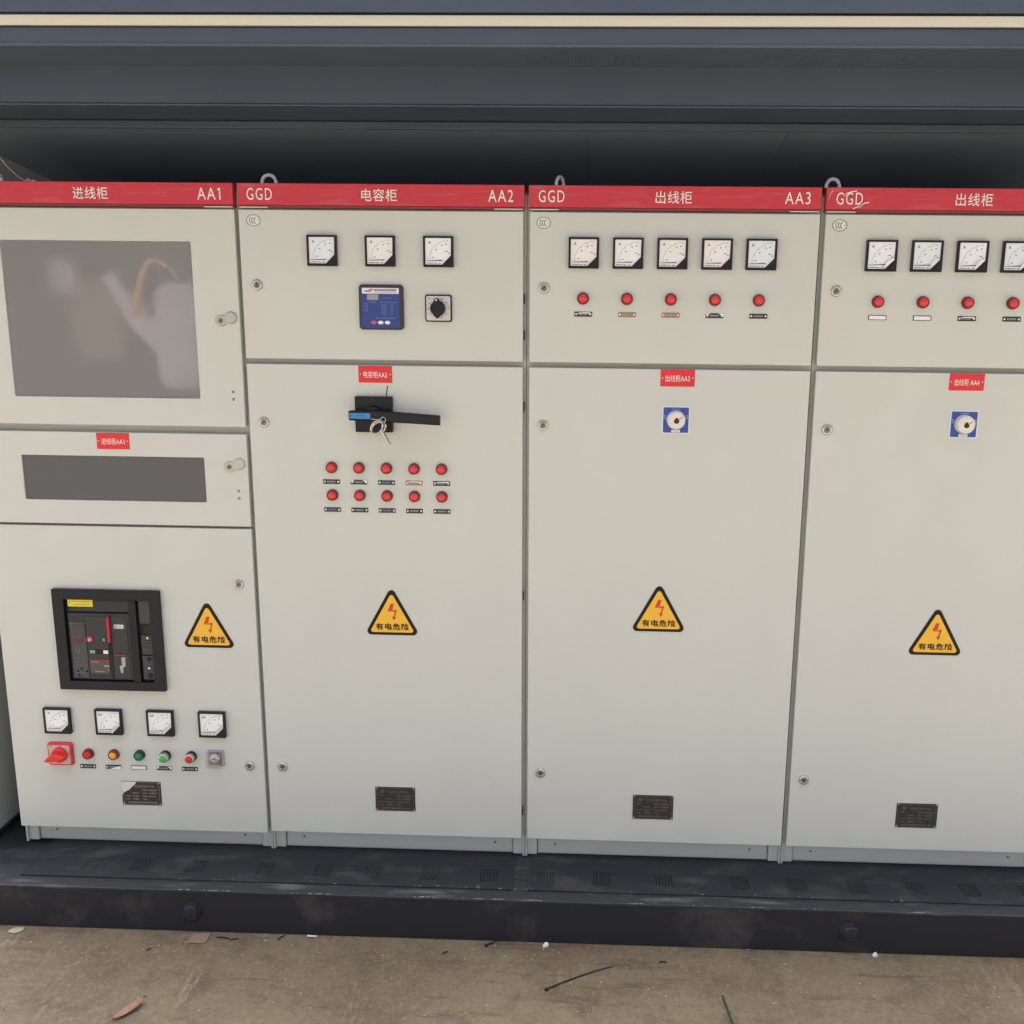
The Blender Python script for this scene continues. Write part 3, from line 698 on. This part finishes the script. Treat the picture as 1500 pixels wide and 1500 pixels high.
obj('print', MB().rbox(.3705,.744,.009,.0085,-.0140,-.0136,.001,0,2).box(.378,.391,-.0140,-.0137,.7435,.7448).box(.380,.390,-.0140,-.0137,.7405,.7415), GPRINT, p)
obj('off_button', MB().lathe([(.001,-.0175),(.0070,-.0172),(.0088,-.0155),(.0090,-.0125)],.289,.702,24), mat('off_red', (.55,.045,.065), .4), p)
obj('print', MB().frame(circ(.289,.702,.0036,14), circ(.289,.702,.0024,14), -.0180, -.0174), WHITE, p)
obj('on_button', MB().rbox(.333,.702,.0125,.0125,-.0160,-.0125,.001,.0006,2), mat('on_green', (.018,.14,.055), .4), p)
obj('print', MB().box(.3324,.3336,-.0166,-.0161,.6988,.7052), WHITE, p)
obj('indicator_bar', MB().box(.283,.344,-.0136,-.0126,.6555,.6705), BLACK, p)
obj('spring_indicator', MB().box(.286,.3015,-.0142,-.0137,.6580,.6680), mat('ind_teal', (.22,.36,.36), .4), p)
obj('state_indicator', MB().box(.327,.3420,-.0142,-.0137,.6575,.6680), WHITE, p)
obj('rating_label', MB().box(.283,.3430,-.0133,-.0126,.593,.6360), mat('rating_label', (.075,.07,.062), .4), p)
obj('red_line', MB().box(.283,.3430,-.0137,-.0134,.6340,.6370).box(.3575,.3955,-.0135,-.0126,.6520,.6548), mat('line_red', (.34,.035,.035), .45), p)
obj('print', MB().box(.326,.341,-.0137,-.0134,.6160,.6200).box(.296,.325,-.0137,-.0134,.5990,.6005).box(.285,.312,-.0137,-.0134,.6290,.6303).box(.334,.340,-.0137,-.0134,.6060,.6072), mat('pale_print', (.36,.35,.34), .5), p)
obj('white_sticker', MB().prism([(.376,.5965),(.383,.597),(.384,.615),(.391,.617),(.3925,.647),(.380,.6465),(.381,.622),(.373,.619)], -.0134, -.0126), mat('sticker_grey', (.40,.38,.34), .4), p)
for q_ in ((-.0105,.754,.825),(-.0085,.655,.7165),(-.0105,.577,.652)): obj('side_module', MB().box(.4435,.4768,q_[0],-.002,q_[1],q_[2]), MGREY, p, bevel=.001)
obj('module_slot', MB().box(.450,.4735,-.0060,-.002,.718,.752), mat('recess_black', (0,0,0)), p)
obj('module_lock', MB().lathe([(.001,-.0115),(.0034,-.0112),(.0042,-.0086)],.464,.709,16), STEEL, p)
for z, r_, mt in ((.642,.0062,BLACK), (.589,.0078,BLACK), (.615,.0045,STEEL)): obj('module_knob', MB().lathe([(.001,-.0150),(r_*.8,-.0150),(r_,-.0135),(r_,-.0106)],.464,z,18), mt, p)
obj('module_rib', MB().box(.449,.4725,-.0100,-.0086,.700,.7015).box(.449,.4725,-.0100,-.0086,.690,.6915).box(.449,.4725,-.0100,-.0086,.680,.6815), DGREY, p)

# ---- AA2 : capacitor cabinet
c2 = cabinet(1, '电容柜', 'AA2', 'grey cabinet marked AA2 with black lever handle and ten red lamps', mat('mark_blue', (.04,.07,.20), .5))
obj('upper_door', paint_box(.006,.791,1.5465,1.952), PAINT, c2, **DR); obj('lower_door', paint_box(.006,.791,.0765,1.5315), PAINT, c2, **DR)
for z, a in ((1.750, 10), (1.366, 50), (.298, 80)): lock(c2, .0485 if z > .5 else .0525, z, a)
for i in range(3): meter(c2, .2365+.161*i, 1.844, 'A', 0)
red_tag(c2, .3735, 1.5065, '电容柜AA2'); danger_sign(c2, .4035, .733); rating_plate(c2, .400, .199)
rs = random.Random(4)
tags2 = [(TAGBLK,0),(TAGBLK,1),(TAGNAVY,0),(TAGTAN,3),(TAGBLK,3),(TAGNAVY,0),(TAGBLK,0),(TAGNAVY,0),(TAGBLK,0),(TAGBLK,0)]
for j, (lz, tz) in enumerate(((1.2375,1.1955),(1.1565,1.1130))):
    for i in range(5):
        lamp(c2, .2395+.0797*i, lz); mt, fl = tags2[5*j+i]; name_tag(c2, .2375+.0800*i, tz, mt, fl)
# power factor controller
p = obj('power_controller', MB().rbox(0,0,.124,.123,-.011,0,.010,.0025,5), mat('controller_frame', (.032,.032,.042), .4), c2, (.397,0,1.6925))
obj('blue_face', MB().rbox(-.001,-.002,.107,.108,-.0116,-.010,.002,0,2), BLUE, p)
obj('maker_band', MB().box(-.052,.0505,-.0121,-.0117,.0370,.0525), mat('band_white', (.72,.72,.75), .4), p)
pr = MB(); rr = random.Random(2)
for i in range(10): pr.box(-.0175+i*.0062, -.0175+i*.0062+.0049, -.0124, -.0122, .0445, .0492)
pr.box(-.017,.043,-.0124,-.0122,.0408,.0420); pr.box(-.045,-.027,-.0124,-.0122,.0420,.0452)
obj('print', pr, mat('band_print', (.10,.09,.10), .5), p)
obj('maker_mark', MB().prism([(-.034,.0458),(-.022,.0458),(-.021,.0500),(-.030,.0495)], -.0124, -.0121), mat('band_red', (.52,.09,.07), .5), p)
obj('display', MB().box(-.038,-.007,-.0122,-.0117,.0200,.0350), LCD, p)
pp = MB()
for i in range(5): pp.box(-.033+i*.0042,-.033+i*.0042+.0032,-.0121,-.0117,.0130,.0160)
for i, (a, b) in enumerate(((.0,.042),(-.001,.044))): pass
for i in range(11): pp.box(-.002+i*.0042,.001+i*.0042,-.0121,-.0117,.0120,.0148)
for k in range(9): pp.box(.000,.016,-.0121,-.0117,.0075-k*.0034,.0087-k*.0034); pp.box(.027,.034,-.0121,-.0117,.0075-k*.0034,.0087-k*.0034)
for k in range(6): pp.box(-.048,-.045,-.0121,-.0117,.009-k*.0042,.0112-k*.0042); pp.box(-.0415,-.0375,-.0121,-.0117,.009-k*.0042,.0112-k*.0042)
for i in range(13): pp.box(-.015+i*.0044,-.012+i*.0044,-.0121,-.0117,-.0310,-.0280)
pp.box(.004,.030,-.0121,-.0117,.0245,.0260)
obj('panel_print', pp, mat('panel_print', (.13,.17,.36), .5), p)
for i, mt in enumerate((mat('btn_pink', (.50,.10,.14), .4), WHITE, WHITE)):
    obj('panel_button', lambda: MB().prism(circ(0,0,.0078,18,.0050), -.0130, -.0116, .0005), mt, p, (-.021+.0192*i,0,-.0415), 'pbtn')
# rotary selector
p = obj('rotary_selector', MB().rbox(0,0,.074,.074,-.0075,0,.006,.001,4), BLACK, c2, (.5565,0,1.6915))
obj('face_plate', MB().rbox(0,0,.0665,.0665,-.0082,-.007,.004,0,3), mat('selector_plate', (.62,.60,.58), .4), p)
sp_ = MB()
for i in range(10):
    a = R(70-35*i); sp_.box(.0285*math.cos(a)-.0011,.0285*math.cos(a)+.0011,-.0086,-.0083,.0265*math.sin(a)-.0014,.0265*math.sin(a)+.0014)
sp_.box(-.028,-.0245,-.0086,-.0083,.0255,.0285)
obj('print', sp_, PRINT, p)
kp = []
for i in range(48):
    a = 2*math.pi*i/48; r_ = .0205+.0008*math.cos(12*a)
    t = abs(((a-R(97)+math.pi) % (2*math.pi))-math.pi); u = abs(((a-R(265)+math.pi) % (2*math.pi))-math.pi)
    r_ += .0082*max(0, 1-t/.38)+.0065*max(0, 1-u/.5); kp.append((r_*math.cos(a), r_*math.sin(a)))
obj('knob', MB().prism(kp, -.028, -.008, .002), BLACK, p)
obj('pointer', MB().prism(circ(-.0026,.0225,.0020,10,.0030), -.0284, -.0276), WHITE, p)
# disconnector handle
p = obj('disconnector_handle', MB().rbox(0,0,.106,.101,-.018,0,.002,.002,2), BLACK, c2, (.3690,0,1.3940))
lv = MB(); lv.prism([(-.064,-.011),(-.060,-.0135),(.020,-.0155),(.193,-.0240),(.1935,.0030),(.030,.0140),(-.060,.0140),(-.064,.0115)], -.052, -.034, .003)
lv.lathe([(.001,-.036),(.024,-.036),(.026,-.018)],0,0,24)
obj('lever', lv, BLACK, p)
obj('blue_label', MB().prism([(-.0605,-.0075),(-.002,-.0085),(-.002,.0075),(-.0605,.0080)], -.0528, -.0515), LBLUE, p)
obj('print', MB().box(-.057,-.053,-.0532,-.0529,-.0015,.0015).box(-.044,-.020,-.0532,-.0529,.0010,.0022).box(-.044,-.010,-.0532,-.0529,-.0040,-.0034), mat('blue_dark', (.01,.05,.16), .5), p)
obj('screw', MB().prism(circ(0,.0445,.0032,12,.0016), -.0188, -.0175), MGREY, p)

# ---- AA3 / AA4 : feeder cabinets
def feeder(k, code, label, markm, mx, sign, tagx, ksx, platex, tags, film):
    c = cabinet(k, '出线柜', code, label, markm)
    obj('upper_door', paint_box(.009,.7935,1.5465,1.952), PAINT, c, **DR); obj('lower_door', paint_box(.009,.7935,.0765,1.5315), PAINT, c, **DR)
    for z, a in ((1.750, 15), (1.369, 0), (.300, 70)): lock(c, .0490, z, a+17*k)
    for i, x in enumerate(mx):
        meter(c, x, 1.8445, 'A', film[i]); lamp(c, x+(.000 if k == 2 else .001), 1.7225); name_tag(c, x+(.001 if k == 2 else .003), 1.6800, *tags[i])
    red_tag(c, tagx, 1.5075, ('出线柜'+code) if k == 2 else '出线柜 '+code); key_switch(c, ksx, 1.3895)
    danger_sign(c, *sign); rating_plate(c, *platex)
    return c
c3 = feeder(2, 'AA3', 'grey cabinet marked AA3 with five meters over five red lamps', mat('mark_green', (.02,.12,.09), .5),
    [.1575,.2785,.3990,.5200,.6400], (.394,.762), .4255, .4245, (.3955,.1955), [(TAGBLK,3),(TAGTAN,0),(TAGTAN,0),(TAGBLK,1),(TAGBLK,0)], [0,0,0,0,0])
c4 = feeder(3, 'AA4', 'rightmost grey cabinet tagged AA4, cut off by the right picture edge', mat('mark_black', (.02,.02,.02), .5),
    [.1625,.2840,.4050,.5260,.6470], (.4045,.7085), .4245, .4270, (.3965,.1920), [(TAGBLK,2),(TAGBLK,2),(TAGBLK,3),(TAGBLK,0),(TAGBLK,0)], [2,2,2,2,2])
# torn film smears over the header of the last cabinet
hd = [o for o in c4.children if o.name.startswith('header_panel')][0]
fs = MB()
for pts in ([(.052,1.999),(.060,2.006),(.072,2.010),(.086,2.012)], [(.094,1.968),(.101,1.976),(.108,1.981),(.120,1.983)], [(.012,1.99),(.018,2.008),(.022,2.012)], [(.078,1.966),(.092,1.972),(.100,1.985)]):
    for a, b in zip(pts, pts[1:]): fs.add([(a[0],-.0044,a[1]-.0011),(b[0],-.0044,b[1]-.0011),(b[0],-.0046,b[1]+.0013),(a[0],-.0046,a[1]+.0013)], [(0,1,2,3)])
obj('film_shred', fs, FILMW, hd)

# ------------------------------------------------------------------ loose things
# key hanging from the lever
kx, kz = .8+.3690+.036, 1.3905
key = thing('cabinet_key', 'silver cabinet key hanging from the black lever handle of the AA2 cabinet', 'key', (kx, -.055, kz-.005))
def ring(cx, cz, rx, rz, y, n=24, tilt=0):
    return [(cx+rx*math.cos(2*math.pi*i/n)*math.cos(tilt)-rz*math.sin(2*math.pi*i/n)*math.sin(tilt), y, cz+rx*math.cos(2*math.pi*i/n)*math.sin(tilt)+rz*math.sin(2*math.pi*i/n)*math.cos(tilt)) for i in range(n)]
obj('bow', MB().tube(ring(-.012,-.019,.018,.0125,-.003,28,R(35)), .0032, 8, True), STEEL, key)
obj('bow', MB().tube(ring(-.0145,-.017,.0165,.012,-.008,28,R(55)), .0024, 8, True), STEEL, key)
obj('shaft', MB().tube([(-.004,-.004,-.026),(.004,-.004,-.042),(.010,-.004,-.054)], [.0042,.0040,.0046], 10).tube([(.010,-.004,-.053),(.0125,-.004,-.058)], .0058, 10), STEEL, key)
obj('bit', MB().box(.008,.020,-.006,-.002,-.056,-.0525).box(-.002,.006,-.006,-.002,-.0575,-.0545), STEEL, key)
obj('split_ring', MB().tube(ring(0,0,.0055,.0055,-.003,20), .0012, 6, True).tube([(-.028,-.003,.0005),(-.012,-.003,-.0005),(-.004,-.003,.002)], .0011, 6), STEEL, key)
key.scale = (1.22, 1.22, 1.22)
obj('wire_tie', MB().tube([(.012,-.004,.078),(.010,-.006,.062),(.006,-.002,.040),(.004,.0,.028)], .0013, 6), RUBBER, key)

def floor_thing(name, mb, mt, label, cat, loc, group=None):
    return tag(obj(name, mb, mt, None, (loc[0], loc[1], FZ+.0015)), label, cat, group)
def tie(a, b, label):
    A, B = Vector((*a, 0)), Vector((*b, 0)); L = B-A; n = Vector((-L.y, L.x, 0)).normalized()
    t = thing('cable_tie', label, 'cable tie', (a[0], a[1], FZ+.001))
    mid = [A+L*s+n*(.006*math.sin(s*math.pi))-A for s in (0, .25, .5, .75, 1)]
    obj('strap', MB().tube([(p.x, p.y, .003+.002*math.sin(3*i)) for i, p in enumerate(mid)], [.0024, .0020, .0018, .0017, .0014], 6), RUBBER, t)
    obj('tie_head', MB().box(-.0045,.0045,-.004,.004,.0,.007), RUBBER, t, bevel=.001)
    return t
tie((1.691,-.415), (1.874,-.307), 'long black cable tie lying alone on the concrete floor')
tie((1.505,-.233), (1.549,-.205), 'short black cable tie sticking out from under the base beam')
floor_thing('green_wire', MB().tube([(-.006,.052,.003),(0,.010,.003),(.006,-.04,.003),(.012,-.085,.003)], .0026, 6), GWIRE, 'dark green wire offcut at the bottom edge of the floor', 'wire', (2.180,-.47))
def scrap(seed, s, n=9, h=.004):
    rr = random.Random(seed); mb = MB(); pts = [(s*rr.uniform(.5,1)*math.cos(2*math.pi*i/n), s*.55*rr.uniform(.5,1)*math.sin(2*math.pi*i/n), h*rr.uniform(.3,1.6)) for i in range(n)]
    v = pts+[(p[0]*.5, p[1]*.5, h*rr.uniform(1.2,2.4)) for p in pts]+[(0,0,h*1.5)]+[(p[0]*.9,p[1]*.9,0) for p in pts]
    f = []
    for i in range(n):
        j = (i+1) % n; f += [(i,j,n+j,n+i),(n+i,n+j,2*n),(j,i,2*n+1+i,2*n+1+j)]
    f.append(tuple(reversed(range(2*n+1,3*n+1)))); return mb.add(v, f)
floor_thing('paper_scrap', scrap(1,.016,9,.006), PAPER, 'crumpled white scrap lying near the middle of the base beam', 'scrap', (1.680,-.222)).rotation_euler = (0,0,R(48))
floor_thing('foam_scrap', scrap(2,.010,8,.007), PAPER, 'small round white scrap at the foot of the base below AA4', 'scrap', (2.638,-.222))
floor_thing('pale_scrap', scrap(5,.028,9,.003), mat('pale_scrap', (.34,.31,.22), .8), 'flat pale scrap at the left end of the base beam', 'scrap', (.098,-.232)).rotation_euler = (0,0,R(15))
floor_thing('card_scrap', MB().box(-.026,.026,-.030,.018,0,.0012), CARD, 'brown square card piece below the left lug of the base', 'card', (.655,-.232))
floor_thing('wall_anchor', MB().tube([(-.013,0,.005),(-.004,0,.005),(.010,0,.0045),(.013,0,.0045)], [.0034,.0026,.0026,.0048], 10), PAPER, 'white plastic anchor plug against the base below AA2', 'anchor plug', (.985,-.218))
floor_thing('steel_washer', MB().tube([(.007*math.cos(R(i*20)), .007*math.sin(R(i*20)), .0025) for i in range(18)], .0016, 6, True), STEEL, 'small steel ring lying by the base below AA3', 'ring', (2.272,-.217))
leaf = MB(); n = 9
lv_ = []
for i in range(n):
    t = i/(n-1); w_ = .013*math.sin(math.pi*min(1, t*1.02))**.8; zc = .004+.010*t*t
    lv_ += [(-.05+.10*t, w_, zc+.005), (-.05+.10*t, 0, zc), (-.05+.10*t, -w_, zc+.003)]
leaf.add(lv_, [(3*i+a, 3*i+a+1, 3*i+a+4, 3*i+a+3) for i in range(n-1) for a in (0, 1)], True)
lo = floor_thing('dry_leaf', leaf, LEAF, 'curled brown dry leaf on the floor at lower left', 'leaf', (.590,-.555)); lo.rotation_euler = (0,0,R(55))
sd = lo.modifiers.new('thickness', 'SOLIDIFY'); sd.thickness = .0008
rr = random.Random(9)
tw = [((.725,-.235),.020,-5), ((.895,-.225),.013,60), ((.760,-.24),.012,20), ((1.39,-.27),.008,40), ((.53,-.30),.007,50), ((2.02,-.28),.010,0)]
twl = ['black wire clipping left of the brown card piece', 'tiny dark clipping close to the base below the AA2 kick panel', 'tiny dark clipping right beside the brown card piece', 'tiny dark clipping on the floor left of the short tie', 'tiny dark clipping on the floor far from the base at left', 'tiny dark clipping right of the long cable tie']
for (p_, L_, a_), lb in zip(tw, twl):
    q = floor_thing('wire_clipping', MB().tube([(-L_,0,.002),(0,.001,.003),(L_,0,.002)], .0018, 6), RUBBER, lb, 'wire clipping', p_, 'wire clippings on the floor'); q.rotation_euler = (0,0,R(a_))
# fine litter: flakes and crumbs that nobody could count
gr = MB()
for i in range(420):
    x, y = rr.uniform(-.3, 3.4), -.215-abs(rr.gauss(0, .16)); s = rr.uniform(.0012, .0040); h = s*rr.uniform(.3, .8)
    a = rr.uniform(0, 6); c_, s_ = math.cos(a)*s, math.sin(a)*s
    gr.add([(x+c_,y+s_,FZ+.0003),(x-s_*.7,y+c_*.7,FZ+.0003),(x-c_,y-s_,FZ+.0003),(x+s_*.6,y-c_*.6,FZ+.0003),(x,y,FZ+h)], [(0,1,4),(1,2,4),(2,3,4),(3,0,4)])
o = obj('floor_grit', gr, mat('grit', (.16,.13,.10), .9, noise=(30., (.45,.42,.36), .48, .56))); o['kind'] = 'stuff'; o['label'] = 'fine grit and flakes scattered on the concrete floor'; o['category'] = 'grit'
# white thread with a knot on top of the first cabinet
thr = thing('white_thread', 'thin white thread with a small tag on top of the AA1 cabinet', 'thread', (.10,.2,2.0005))
obj('strand', MB().tube([(-.10,0,.170),(-.075,0,.125),(-.045,0,.085),(-.015,0,.055),(.010,0,.040),(.02,0,.005)], .0011, 6), WHITE, thr)
obj('tag_end', MB().tube([(.010,0,.040),(.018,-.003,.046),(.026,0,.040),(.038,.002,.043)], .0030, 6), WHITE, thr)
